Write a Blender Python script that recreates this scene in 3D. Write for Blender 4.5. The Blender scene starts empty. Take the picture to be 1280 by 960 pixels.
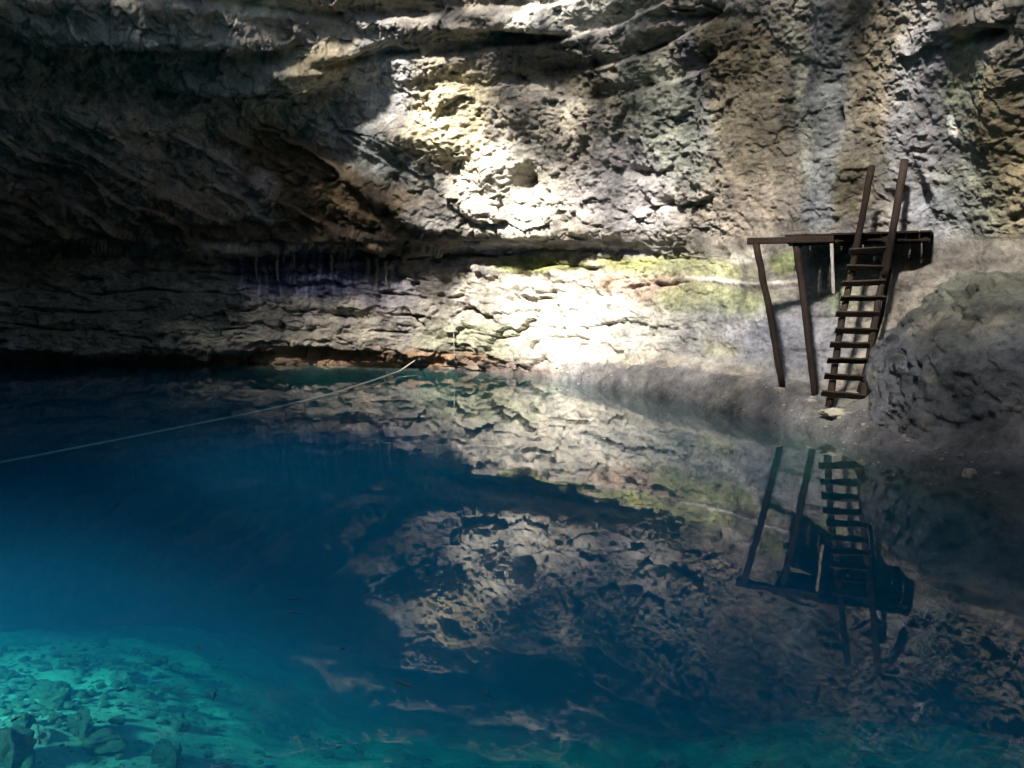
import bpy, bmesh, math, random
import numpy as np
from mathutils import Vector, Matrix
random.seed(7)
RNG = np.random.RandomState(11)
sc = bpy.context.scene
COL = sc.collection
R = math.radians

# ------------------------------------------------------------------ camera
CAM_H = 2.3
PITCH = R(6.3)
cam_d = bpy.data.cameras.new('camera'); cam = bpy.data.objects.new('camera', cam_d); COL.objects.link(cam)
cam.location = (0, 0, CAM_H); cam.rotation_euler = (math.pi/2 - PITCH, 0, 0)
cam_d.sensor_width = 36; cam_d.lens = 1000/1280*36; cam_d.clip_end = 500
sc.camera = cam

# ------------------------------------------------------------------ sun, sky, exposure
LIGHT = Vector((0.52, 0.85, -0.85)).normalized()      # the way the sunlight travels
sun_d = bpy.data.lights.new('sun', 'SUN'); sun = bpy.data.objects.new('sun', sun_d); COL.objects.link(sun)
sun_d.energy = 5.0; sun_d.angle = R(4.0); sun_d.color = (1.0, 0.96, 0.90)
sun.rotation_euler = LIGHT.to_track_quat('-Z', 'Y').to_euler()
sun.location = (-20, -25, 40)
w = bpy.data.worlds.new('World'); sc.world = w; w.use_nodes = True
nt = w.node_tree; bg = nt.nodes['Background']
sky = nt.nodes.new('ShaderNodeTexSky'); sky.sky_type = 'NISHITA'; sky.sun_disc = False
sky.sun_elevation = math.asin(-LIGHT.z)
sky.sun_rotation = math.atan2(-LIGHT.x, -LIGHT.y)
nt.links.new(sky.outputs[0], bg.inputs[0]); bg.inputs[1].default_value = 0.085
sc.view_settings.view_transform = 'Standard'; sc.view_settings.look = 'None'
sc.view_settings.exposure = 2.5; sc.view_settings.gamma = 1
sc.cycles.max_bounces = 7; sc.cycles.diffuse_bounces = 5; sc.cycles.glossy_bounces = 3
sc.cycles.transparent_max_bounces = 12; sc.cycles.volume_bounces = 2
sc.cycles.sample_clamp_indirect = 4.0
sc.cycles.use_denoising = True
sc.cycles.caustics_reflective = False; sc.cycles.caustics_refractive = False

CP, SP = math.cos(PITCH), math.sin(PITCH)
def P(px, py, Y):                                     # a point of the photograph at a distance -> the place
    px, py, Y = np.broadcast_arrays(np.asarray(px, float), np.asarray(py, float), np.asarray(Y, float))
    a = (px-640)/1000.0; b = (480-py)/1000.0
    dy = CP + b*SP; dz = -SP + b*CP
    k = Y/dy
    return np.stack([a*k, Y, CAM_H + dz*k], -1)
def PZ(px, py, z):
    a = (px-640)/1000.0; b = (480-py)/1000.0
    dy = CP + b*SP; dz = -SP + b*CP
    k = (z-CAM_H)/dz
    return Vector((a*k, dy*k, z))

# ------------------------------------------------------------------ noise
_perm = np.arange(256); np.random.RandomState(3).shuffle(_perm); _perm = np.concatenate([_perm]*3).astype(np.int32)
_g = np.random.RandomState(4).normal(size=(256, 3)); _g /= np.linalg.norm(_g, axis=1)[:, None]; _g = _g.astype(np.float32)
_r = np.random.RandomState(5).rand(256, 4).astype(np.float32)
def perlin(p):
    i = np.floor(p).astype(np.int32); f = (p - i).astype(np.float32); i &= 255
    u = f*f*f*(f*(f*6-15)+10)
    def c(a, b, d):
        h = _perm[_perm[_perm[(i[..., 0]+a) & 255]+((i[..., 1]+b) & 255)]+((i[..., 2]+d) & 255)]
        g = _g[h]
        return g[..., 0]*(f[..., 0]-a)+g[..., 1]*(f[..., 1]-b)+g[..., 2]*(f[..., 2]-d)
    x0 = c(0,0,0)*(1-u[...,0])+c(1,0,0)*u[...,0]; x1 = c(0,1,0)*(1-u[...,0])+c(1,1,0)*u[...,0]
    y0 = x0*(1-u[...,1])+x1*u[...,1]
    x0 = c(0,0,1)*(1-u[...,0])+c(1,0,1)*u[...,0]; x1 = c(0,1,1)*(1-u[...,0])+c(1,1,1)*u[...,0]
    y1 = x0*(1-u[...,1])+x1*u[...,1]
    return (y0*(1-u[...,2])+y1*u[...,2])*1.6
def fbm(p, size, oct=3, stretch=(1, 1, 1), seed=0, ridge=False):
    q = p/(np.array(stretch)*size)+seed*17.3
    s = 0; a = 1; t = 0
    for k in range(oct):
        n = perlin(q)
        if ridge: n = 1-2*np.abs(n)
        s = s+a*n; t += a; a *= .5; q = q*2.03+5.1
    return s/t
def cells(p, size, stretch=(1, 1, 1), seed=0):
    q = p/(np.array(stretch)*size)+seed*31.7
    i = np.floor(q).astype(int); f = q-i
    f1 = np.full(q.shape[:-1], 9.); f2 = f1.copy(); rid = np.zeros(q.shape[:-1])
    for a in (-1, 0, 1):
        for b in (-1, 0, 1):
            for c in (-1, 0, 1):
                h = _perm[_perm[_perm[(i[..., 0]+a) & 255]+((i[..., 1]+b) & 255)]+((i[..., 2]+c) & 255)]
                o = _r[h]
                d = np.sqrt((a+o[..., 0]-f[..., 0])**2+(b+o[..., 1]-f[..., 1])**2+(c+o[..., 2]-f[..., 2])**2)
                m = d < f1
                f2 = np.where(m, f1, np.minimum(f2, d)); rid = np.where(m, o[..., 3], rid); f1 = np.where(m, d, f1)
    return f1, f2, rid
def facets(p, size, stretch=(1, 1, 1), seed=0, warp=.3, wseed=0):
    # broken rock: every cell is a tilted face at its own depth, no joints drawn between them
    wv = np.stack([fbm(p, size*1.3, 3, seed=wseed+k) for k in (0, 1, 2)], -1)*size*warp
    q = (p+wv)/(np.array(stretch)*size)+seed*31.7
    i = np.floor(q).astype(np.int32); f = (q-i).astype(np.float32)
    f1 = np.full(q.shape[:-1], 9., np.float32); out = np.zeros(q.shape[:-1], np.float32)
    for a in (-1, 0, 1):
        for b in (-1, 0, 1):
            for c in (-1, 0, 1):
                if abs(a)+abs(b)+abs(c) > 2: continue
                h = _perm[_perm[_perm[(i[..., 0]+a) & 255]+((i[..., 1]+b) & 255)]+((i[..., 2]+c) & 255)]
                o = _r[h]; dx = a+o[..., 0]-f[..., 0]; dy = b+o[..., 1]-f[..., 1]; dz = c+o[..., 2]-f[..., 2]
                d = dx*dx+dy*dy+dz*dz; m = d < f1
                t = _g[h]
                out = np.where(m, (o[..., 3]-.5)+.9*(dx*t[..., 0]+dy*t[..., 1]+dz*t[..., 2]), out); f1 = np.where(m, d, f1)
    return out
def sstep(a, b, x):
    t = np.clip((x-a)/(b-a), 0, 1); return t*t*(3-2*t)
def gauss(px, py, cx, cy, sx, sy, ang=0):
    c, s = math.cos(R(ang)), math.sin(R(ang))
    x = (px-cx)*c+(py-cy)*s; y = -(px-cx)*s+(py-cy)*c
    return np.exp(-(x/sx)**2-(y/sy)**2)

# ------------------------------------------------------------------ materials
def mat(name):
    m = bpy.data.materials.new(name); m.use_nodes = True
    return m, m.node_tree, m.node_tree.nodes['Principled BSDF']
def N(nt, t, **kw):
    n = nt.nodes.new(t)
    for k, v in kw.items():
        if k in n.inputs.keys(): n.inputs[k].default_value = v
        else: setattr(n, k, v)
    return n
def noise_node(nt, scale, detail=6, rough=.6, vec=None, mapping=None):
    n = N(nt, 'ShaderNodeTexNoise', Scale=scale, Detail=detail, Roughness=rough)
    if mapping is not None:
        mp = N(nt, 'ShaderNodeMapping'); mp.inputs['Scale'].default_value = mapping
        nt.links.new(vec, mp.inputs[0]); vec = mp.outputs[0]
    if vec is not None: nt.links.new(vec, n.inputs['Vector'])
    return n
def ramp(nt, src, pts):
    r = nt.nodes.new('ShaderNodeValToRGB'); e = r.color_ramp.elements
    while len(e) < len(pts): e.new(.5)
    for q, (p, c) in zip(e, pts):
        q.position = p; q.color = tuple(c)+(1,) if len(c) == 3 else c
    nt.links.new(src, r.inputs[0]); return r
def mixc(nt, a, b, fac, mode='MIX'):
    m = nt.nodes.new('ShaderNodeMix'); m.data_type = 'RGBA'; m.blend_type = mode
    for sock, v in ((m.inputs[0], fac), (m.inputs[6], a), (m.inputs[7], b)):
        if hasattr(v, 'links'): nt.links.new(v, sock)
        elif isinstance(v, (int, float)): sock.default_value = v
        else: sock.default_value = tuple(v)+(1,)
    return m.outputs[2]

def rock_material(name, use_attr=True, base=(.3, .27, .22), bump=1.0, wet=False):
    m, nt, b = mat(name)
    tc = N(nt, 'ShaderNodeNewGeometry'); v = tc.outputs['Position']
    if use_attr:
        at = N(nt, 'ShaderNodeAttribute', attribute_name='stain'); col = at.outputs['Color']
    else:
        rgb = N(nt, 'ShaderNodeRGB'); rgb.outputs[0].default_value = base+(1,); col = rgb.outputs[0]
    n1 = noise_node(nt, 2.2, 8, .65, v)
    r1 = ramp(nt, n1.outputs[0], [(.28, (.5, .5, .52)), (.5, (.95, .95, .95)), (.7, (1.45, 1.42, 1.38))])
    col = mixc(nt, col, r1.outputs[0], 1.0, 'MULTIPLY')
    n2 = noise_node(nt, 13, 6, .7, v)
    r2 = ramp(nt, n2.outputs[0], [(.33, (.45, .43, .42)), (.46, (.95, .95, .95)), (.62, (1.1, 1.1, 1.1)), (.72, (1.5, 1.5, 1.5))])
    col = mixc(nt, col, r2.outputs[0], .75, 'MULTIPLY')
    n3 = noise_node(nt, 1.0, 5, .6, v, (5.0, 5.0, .55))          # faint vertical runs of drip
    r3 = ramp(nt, n3.outputs[0], [(.35, (.72, .74, .78)), (.6, (1.08, 1.07, 1.05))])
    col = mixc(nt, col, r3.outputs[0], .35, 'MULTIPLY')
    n6 = noise_node(nt, 38, 4, .75, v)                           # small pale chips and dark pores
    r6 = ramp(nt, n6.outputs[0], [(.30, (.35, .33, .32)), (.40, (1, 1, 1)), (.66, (1, 1, 1)), (.74, (1.8, 1.75, 1.7))])
    col = mixc(nt, col, r6.outputs[0], .8, 'MULTIPLY')
    nt.links.new(col, b.inputs['Base Color'])
    b.inputs['Roughness'].default_value = .55 if wet else .88
    b.inputs['Specular IOR Level'].default_value = .35 if wet else .2
    n4 = noise_node(nt, 7, 9, .68, v)
    bp1 = N(nt, 'ShaderNodeBump', Strength=1.0*bump, Distance=.075); nt.links.new(n4.outputs[0], bp1.inputs['Height'])
    n5 = noise_node(nt, 45, 5, .7, v)
    bp3 = N(nt, 'ShaderNodeBump', Strength=.9*bump, Distance=.03)
    nt.links.new(n5.outputs[0], bp3.inputs['Height']); nt.links.new(bp1.outputs[0], bp3.inputs['Normal'])
    nt.links.new(bp3.outputs[0], b.inputs['Normal'])
    return m
M_ROCK = rock_material('limestone')
M_DARK = rock_material('dark_limestone', False, (.20, .18, .15))  # one even, darker limestone tone
M_BED = rock_material('pool_silt', False, (.66, .68, .52), 1.0)
M_PALE = rock_material('pale_stone', False, (.42, .38, .30), 1.0)
M_STONE = rock_material('sunken_stone', False, (.17, .16, .12), .8)
def wood_material(name, c1, c2):
    m, nt, b = mat(name)
    tc = N(nt, 'ShaderNodeTexCoord'); v = tc.outputs['Object']
    n = noise_node(nt, 6, 6, .7, v, (6, 6, .8))
    r = ramp(nt, n.outputs[0], [(.3, c1), (.7, c2)])
    n2 = noise_node(nt, 30, 4, .7, v)
    r2 = ramp(nt, n2.outputs[0], [(.3, (.6, .6, .6)), (.7, (1.3, 1.3, 1.3))])
    nt.links.new(mixc(nt, r.outputs[0], r2.outputs[0], .7, 'MULTIPLY'), b.inputs['Base Color'])
    b.inputs['Roughness'].default_value = .85; b.inputs['Specular IOR Level'].default_value = .15
    bp = N(nt, 'ShaderNodeBump', Strength=.6, Distance=.015); nt.links.new(n.outputs[0], bp.inputs['Height'])
    nt.links.new(bp.outputs[0], b.inputs['Normal'])
    return m
M_WOOD = wood_material('dark_weathered_wood', (.010, .0065, .005), (.028, .018, .013))
M_WOOD2 = wood_material('worn_tread_wood', (.014, .010, .0075), (.050, .035, .026))
M_GREYWOOD = wood_material('grey_worn_wood', (.16, .14, .12), (.34, .31, .28))
def plain(name, c, rough=.7, sc_=20, var=.35):
    m, nt, b = mat(name)
    tc = N(nt, 'ShaderNodeTexCoord')
    n = noise_node(nt, sc_, 4, .6, tc.outputs['Object'])
    r = ramp(nt, n.outputs[0], [(.3, tuple(x*(1-var) for x in c)), (.7, tuple(min(1, x*(1+var)) for x in c))])
    nt.links.new(r.outputs[0], b.inputs['Base Color']); b.inputs['Roughness'].default_value = rough
    return m
M_ROPE = plain('pale_rope', (.72, .68, .60), .8, 60)
M_POLE = plain('pale_pole', (.36, .34, .31), .6, 15)
M_FISH = plain('fish_skin', (.006, .008, .010), .7, 30)
M_LEAF_SCREEN = plain('leaf_screen_green', (.05, .09, .025), .6, 3)

def water_material():
    m = bpy.data.materials.new('pool_water'); m.use_nodes = True; nt = m.node_tree
    nt.nodes.clear()
    out = nt.nodes.new('ShaderNodeOutputMaterial')
    geo = N(nt, 'ShaderNodeNewGeometry')
    n = noise_node(nt, 1.3, 2, .5, geo.outputs['Position'], (1, 1, 1))
    n2 = noise_node(nt, 5.0, 2, .5, geo.outputs['Position'], (1, 1, 1))
    bp = N(nt, 'ShaderNodeBump', Strength=1.0, Distance=.0016); nt.links.new(n.outputs[0], bp.inputs['Height'])
    bp2 = N(nt, 'ShaderNodeBump', Strength=1.0, Distance=.0002); nt.links.new(n2.outputs[0], bp2.inputs['Height'])
    nt.links.new(bp.outputs[0], bp2.inputs['Normal'])
    # Schlick's reflectance of water, the same from above and from below
    dot = N(nt, 'ShaderNodeVectorMath', operation='DOT_PRODUCT'); nt.links.new(geo.outputs['Incoming'], dot.inputs[0]); nt.links.new(bp2.outputs[0], dot.inputs[1])
    ab_ = N(nt, 'ShaderNodeMath', operation='ABSOLUTE'); nt.links.new(dot.outputs['Value'], ab_.inputs[0])
    om = N(nt, 'ShaderNodeMath', operation='SUBTRACT'); om.inputs[0].default_value = 1; nt.links.new(ab_.outputs[0], om.inputs[1])
    pw = N(nt, 'ShaderNodeMath', operation='POWER'); nt.links.new(om.outputs[0], pw.inputs[0]); pw.inputs[1].default_value = 5
    fr = N(nt, 'ShaderNodeMath', operation='MULTIPLY_ADD'); nt.links.new(pw.outputs[0], fr.inputs[0]); fr.inputs[1].default_value = .98; fr.inputs[2].default_value = .02
    tr = N(nt, 'ShaderNodeBsdfTransparent'); gl = N(nt, 'ShaderNodeBsdfGlossy', Roughness=0.0)
    nt.links.new(bp2.outputs[0], gl.inputs['Normal'])
    mx = N(nt, 'ShaderNodeMixShader'); nt.links.new(fr.outputs[0], mx.inputs[0])
    nt.links.new(tr.outputs[0], mx.inputs[1]); nt.links.new(gl.outputs[0], mx.inputs[2])
    nt.links.new(mx.outputs[0], out.inputs['Surface'])
    ab = N(nt, 'ShaderNodeVolumeAbsorption', Density=WATER_ABS); ab.inputs['Color'].default_value = (.0, .78, .83, 1)
    sv = N(nt, 'ShaderNodeVolumeScatter', Density=WATER_SCAT, Anisotropy=.2); sv.inputs['Color'].default_value = (.05, .5, 1.0, 1)
    ad = nt.nodes.new('ShaderNodeAddShader'); nt.links.new(ab.outputs[0], ad.inputs[0]); nt.links.new(sv.outputs[0], ad.inputs[1])
    nt.links.new(ad.outputs[0], out.inputs['Volume'])
    return m
WATER_ABS = .45; WATER_SCAT = .08

# ------------------------------------------------------------------ mesh helpers
def tag(o, label=None, cat=None, group=None, kind=None):
    if label: o['label'] = label
    if cat: o['category'] = cat
    if group: o['group'] = group
    if kind: o['kind'] = kind
    return o
def mesh_obj(name, verts, faces, m, parent=None, smooth=True):
    me = bpy.data.meshes.new(name)
    verts = np.asarray(verts, np.float32)
    faces = np.asarray(faces) if not isinstance(faces, list) else faces
    if isinstance(faces, np.ndarray):
        nf, k = faces.shape
        me.vertices.add(len(verts)); me.vertices.foreach_set('co', verts.ravel())
        me.loops.add(nf*k); me.loops.foreach_set('vertex_index', faces.ravel().astype(np.int32))
        me.polygons.add(nf); me.polygons.foreach_set('loop_start', np.arange(0, nf*k, k, dtype=np.int32))
        me.polygons.foreach_set('loop_total', np.full(nf, k, np.int32))
        me.update(calc_edges=True)
    else:
        me.from_pydata([tuple(map(float, v)) for v in verts], [], faces)
    me.polygons.foreach_set('use_smooth', np.full(len(me.polygons), smooth))
    me.materials.append(m)
    o = bpy.data.objects.new(name, me); COL.objects.link(o)
    if parent: o.parent = parent
    return o
def grid_faces(nr, nc, wrap=False):
    i = np.arange(nr-1)[:, None]; j = np.arange(nc-(0 if wrap else 1))[None]
    a = i*nc+j; b = i*nc+(j+1) % nc; c = (i+1)*nc+(j+1) % nc; d = (i+1)*nc+j
    return np.stack([a, b, c, d], -1).reshape(-1, 4)
def empty(name, loc):
    e = bpy.data.objects.new(name, None); e.location = loc; e.empty_display_size = .1; COL.objects.link(e); return e
def blur(A, k, axis):
    for _ in range(k):
        B = A.copy()
        s = [slice(None)]*A.ndim; s1 = s[:]; s2 = s[:]
        s[axis] = slice(1, -1); s1[axis] = slice(0, -2); s2[axis] = slice(2, None)
        B[tuple(s)] = .5*A[tuple(s)]+.25*(A[tuple(s1)]+A[tuple(s2)])
        A = B
    return A

# ------------------------------------------------------------------ rock wall: a lofted net of sections
# column: px, depth of the waterline, then (py, depth) of bench edge, wall foot, mid, top of the lower band, lip, above lip, 200, 100, 0, -120
SECT = [
 (-260, 27.1, (447,27.2),(438,26.0),(380,26.2),(318,26.6),(308,25.4),(290,24.6),(200,23),(110,21.5),(0,19),(-120,18.3)),
 (0,   27.6, (448,27.8),(439,26.4),(380,26.6),(318,27.0),(308,26.0),(290,25.2),(200,24),(110,22.5),(0,20),(-120,19.3)),
 (200, 27.3, (448,27.4),(439,26.5),(380,26.7),(319,27.0),(308,25.6),(288,24.9),(200,24),(110,22.8),(0,20.6),(-120,19.9)),
 (350, 27.05, (446,27.1),(437,26.5),(380,26.6),(322,27.0),(310,25.8),(280,25.1),(200,24.2),(100,23),(0,21.2),(-120,20.5)),
 (480, 26.5, (449,26.5),(441,26.0),(380,26.1),(322,26.4),(307,25.1),(287,24.5),(200,23.8),(100,23),(0,21.8),(-120,21.1)),
 (560, 25.5, (452,25.5),(445,25.2),(380,25.2),(314,25.3),(301,24.2),(287,23.7),(200,22.9),(100,22.6),(0,21.6),(-120,20.9)),
 (640, 23.6, (461,23.5),(450,23.4),(380,23.7),(309,24.0),(299,22.9),(287,22.6),(200,22.3),(100,22),(0,21),(-120,20.3)),
 (700, 21.9, (464,22.0),(450,22.3),(380,22.7),(309,23.1),(299,22.2),(287,21.8),(200,21.6),(100,21.2),(0,20.4),(-120,19.7)),
 (790, 19.1, (453,19.9),(443,20.4),(380,20.7),(313,21.0),(301,20.5),(288,20.3),(200,20),(100,19.7),(0,19),(-120,18.3)),
 (880, 16.7, (462,17.7),(450,18.5),(380,18.8),(318,19.1),(300,18.8),(285,18.7),(200,18.4),(100,18),(0,17.4),(-120,16.7)),
 (960, 14.6, (475,15.6),(464,16.3),(390,16.5),(320,16.7),(300,16.8),(285,16.8),(200,16.6),(100,16.3),(0,15.7),(-120,15)),
 (1050,12.7, (508,13.8),(488,14.8),(400,15.3),(325,15.6),(300,15.7),(285,15.7),(200,15.5),(100,15.2),(0,14.6),(-120,13.9)),
 (1120,11.1, (530,12.3),(480,13.6),(400,14.3),(330,14.8),(300,14.9),(285,14.9),(200,14.7),(100,14.3),(0,13.7),(-120,13)),
 (1200,10.2, (560,10.8),(480,12.0),(400,13.0),(335,13.8),(300,14.0),(285,14.0),(200,13.7),(100,13.3),(0,12.6),(-120,11.9)),
 (1280,9.4,  (580,9.9),(480,11.0),(400,12.0),(340,12.8),(300,13.0),(285,12.9),(200,12.6),(100,12.2),(0,11.6),(-120,10.9)),
 (1420,8.3,  (600,8.6),(480,9.6),(400,10.4),(340,11.0),(300,11.2),(285,11.2),(200,11),(100,10.6),(0,10),(-120,9.3)),
 (1640,6.6,  (640,6.9),(480,7.6),(400,8.2),(340,8.8),(300,9),(285,9),(200,8.8),(100,8.5),(0,8),(-120,7.3)),
]
def waterline_py(px, Y):
    # the row where a level point z = 0 at depth Y shows
    t = -CAM_H/Y; b = (t*CP+SP)/(CP-t*SP)
    return 480-1000*b
net = []; pyn = []
for s in SECT:
    px, wd = s[0], s[1]
    wl = P(px, waterline_py(px, wd), wd)
    rows = [wl*np.array([.93, .93, 1])+np.array([0, 0, -9.5]), wl*np.array([.987, .987, 1])+np.array([0, 0, -1.5]), wl]
    pys = [1000, 640, waterline_py(px, wd)]
    for (py, d) in s[2:]:
        rows.append(P(px, py, d)); pys.append(py)
    top = rows[-1].copy(); top[2] = max(top[2]+1, 15.0); top[:2] *= .99
    rows.append(top); pys.append(-330)
    net.append(rows); pyn.append(pys)
net = np.array(net); pyn = np.array(pyn)                       # (S, K, 3)
spx = np.array([s[0] for s in SECT], float)
cols = np.concatenate([np.linspace(-260, -30, 60, endpoint=False), np.linspace(-30, 1310, 930, endpoint=False), np.linspace(1310, 1640, 70)])
segs = [14, 26, 18, 16, 60, 62, 16, 20, 76, 86, 86, 50, 30]
ts = np.concatenate([np.linspace(k, k+1, n, endpoint=False) for k, n in enumerate(segs)]+[[len(segs)]])
ki = np.minimum(ts.astype(int), len(segs)-1); kf = ts-ki
ci = np.clip(np.searchsorted(spx, cols, side='right')-1, 0, len(spx)-2); cf = (cols-spx[ci])/(spx[ci+1]-spx[ci])
A = net[ci]*(1-cf)[:, None, None]+net[ci+1]*cf[:, None, None]   # (C,K,3)
A = blur(A, 160, 0)
Q = pyn[ci]*(1-cf)[:, None]+pyn[ci+1]*cf[:, None]
G = A[:, ki]*(1-kf)[None, :, None]+A[:, ki+1]*kf[None, :, None]
PY = Q[:, ki]*(1-kf)[None]+Q[:, ki+1]*kf[None]
G = blur(G, 10, 1)
G = G.transpose(1, 0, 2); PY = PY.T; PX = np.broadcast_to(cols[None], PY.shape)   # (rows, cols)
du = np.gradient(G, axis=1); dv = np.gradient(G, axis=0)
Nn = np.cross(du, dv); Nn /= np.linalg.norm(Nn, axis=-1)[..., None]+1e-9
flip = np.sum(Nn*(np.array([0, 4, 3])-G), -1) < 0; Nn[flip] *= -1
for ax in (0, 1): Nn = blur(Nn, 14, ax)
Nn /= np.linalg.norm(Nn, axis=-1)[..., None]+1e-9

wx = fbm(G, 1.6, 3, seed=1)*22; wy = fbm(G, 1.6, 3, seed=2)*16        # warp of the mapped outlines
X = PX+wx; Y_ = PY+wy
upper = sstep(306, 296, PY)                                    # above the lip
lower = (1-upper)*sstep(470, 455, PY)
bench = sstep(-6, 8, PX-640)*sstep(0, 12, PY-(445+np.clip((PX-790)*.13, 0, 99)))
bench = np.where(PX > 700, bench, bench*.4)
right_smooth = sstep(860, 940, X)
crag = upper*sstep(440, 560, X)*(1-.82*right_smooth)
leftup = upper*(1-sstep(430, 540, X))
band = lower*(1-sstep(560, 760, X))
band2 = lower*sstep(600, 760, X)*(1-.8*sstep(820, 920, X))
rs = right_smooth*upper
D = .45*fbm(G, 4.2, 3, seed=3)*(1-.75*bench)*(1-.5*lower)*(1-.55*rs)
D += .17*fbm(G, 1.3, 4, seed=4)*(1-.45*bench)*(1-.65*rs)
D += .075*fbm(G, .42, 4, seed=5)*(1-.3*rs)+(.022+.008*rs)*fbm(G, .13, 3, seed=6)
# craggy broken middle
D += (crag*.20+.012*rs+.12*leftup)*facets(G, 1.15, (1.15, 1.15, .8), 1, .7, 7)
D += (crag*.075+.012*rs+.08*leftup+.05*band2)*facets(G, .45, (1.2, 1.2, .75), 2, .7, 10)
D += (.022*crag+.012)*(1-.3*bench)*facets(G, .17, (1.3, 1.3, .8), 3, .7, 13)
D += (crag*.05+.02+.03*bench)*fbm(G, .35, 4, seed=23, ridge=True)
D += (crag*.03+.015)*fbm(G, .10, 2, seed=24)
# small pits
pit = fbm(G, .30, 2, (1.5, 1.5, .8), seed=25)
D -= .13*sstep(.36, .62, pit)*(crag+.3*upper*right_smooth+.5*band2+.2*bench)
# bedding of the lower band: stacked slabs with open joints under some of them
zz = G[..., 2]+.16*fbm(G, 1.8, 3, seed=14)
GZ = np.stack([G[..., 0], G[..., 1], zz], -1)
D += (band*.24+.11*band2+.06*leftup)*facets(GZ, .55, (2.8, 2.8, .8), 4, .5, 15)
D += (band*.08+.05*band2)*facets(GZ, .22, (2.6, 2.6, .8), 5, .6, 18)
lay = zz/.62+.5*fbm(G, 3.5, 2, seed=18); fl = lay-np.floor(lay)
D += (band+.5*band2)*(-.26*sstep(.80, .93, fl)*sstep(.02, .3, fbm(G, .9, 3, (2, 2, .6), seed=19)))
# long slanting slabs at the left and streaky beds at the top
sl = (X*.50+Y_*-.86)/34.0; fs = sl-np.floor(sl)
D += leftup*.22*(fs**2)*sstep(120, 190, PY)
lt = (G[..., 2]+.35*fbm(G, 5, 2, seed=20))/.8; ft = lt-np.floor(lt)
D += upper*sstep(150, 60, PY)*(1-right_smooth)*.30*(sstep(0, .5, ft)*sstep(1, .85, ft)-.5)
# recess of the brown hollow under the slanting slab
line = (Y_-165)-(X-350)*.64
D += -.22*sstep(-4, 10, line)*sstep(600, 520, X)*sstep(140, 200, X)*sstep(150, 180, PY)*upper*sstep(0, 14, 300-PY)
# flowstone ribs on the right
rib = np.sin(PX/16+2.5*fbm(G, 3, 2, (1, 1, 4), seed=21))
D += right_smooth*upper*.035*rib*sstep(1180, 1040, PX)
D += upper*right_smooth*.05*fbm(G, .9, 3, (1, 1, 2.6), seed=22)
LUMPS = [ # px, py, sx, sy, angle, amount (towards the pool)
 (505,168,40,24,10,.8),(560,120,16,26,0,.35),(537,74,18,20,0,.22),(640,130,50,30,20,.30),(690,90,60,26,20,-.35),
 (565,215,20,26,25,-.4),(618,215,22,24,40,.4),(600,262,34,14,20,.40),(650,290,70,7,0,.25),(470,240,70,16,30,.4),
 (655,224,10,13,20,-1.0),(772,86,7,6,0,-.5),(804,254,7,7,0,-.5),(834,252,8,6,0,-.5),(797,214,15,5,0,-.35),(1052,150,3,10,0,-.35),
 (740,340,12,10,0,.0),(755,370,9,16,20,-.35),(700,345,30,8,15,.28),(705,370,7,26,-10,.25),(655,345,26,7,0,-.2),
 (1240,40,26,8,-10,-.35),(1225,20,34,12,-10,.15),(1260,130,30,110,8,.3),(1150,240,12,30,-15,-.25),(1120,250,10,12,0,-.2),
 (1010,60,9,90,3,-.10),(1030,170,10,60,0,.05),(870,90,10,90,5,-.18),(800,110,30,50,-30,.30),(905,200,40,50,0,.12),
 (500,330,34,14,0,.28),(420,395,60,5,3,-.25),(405,443,52,5,3,-.9),(470,457,30,5,0,-.7),(60,455,60,8,0,-.6),(230,455,90,6,0,-.5),
 (905,438,28,8,10,-.12),(990,330,30,18,0,.10),(925,353,60,3,2,.05),(300,100,130,14,3,.55),(380,82,70,16,6,.4),(180,40,160,16,2,.6),
 (150,150,80,16,12,.45),(60,230,50,30,0,-.5),(330,235,30,18,35,.45),(200,250,60,22,10,.35),(420,60,60,12,-10,.5),
 (640,20,60,12,8,.3),(700,40,40,10,8,.3),(560,30,80,10,3,.3),(640,40,50,6,5,-.4),(870,20,40,8,0,-.35),
 (1185,335,60,10,-22,.2),(1100,545,40,8,25,.1),
]
for (cx, cy, sx, sy, an, am) in LUMPS:
    D += am*gauss(PX+wx*.25, PY+wy*.3, cx, cy, sx, sy, an)
D *= 1-.65*np.exp(-((PY-301)/11.0)**2)*sstep(380, 560, PX)
D *= sstep(640, 560, PY)*.8+.2
V = G+Nn*D[..., None]

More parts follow.
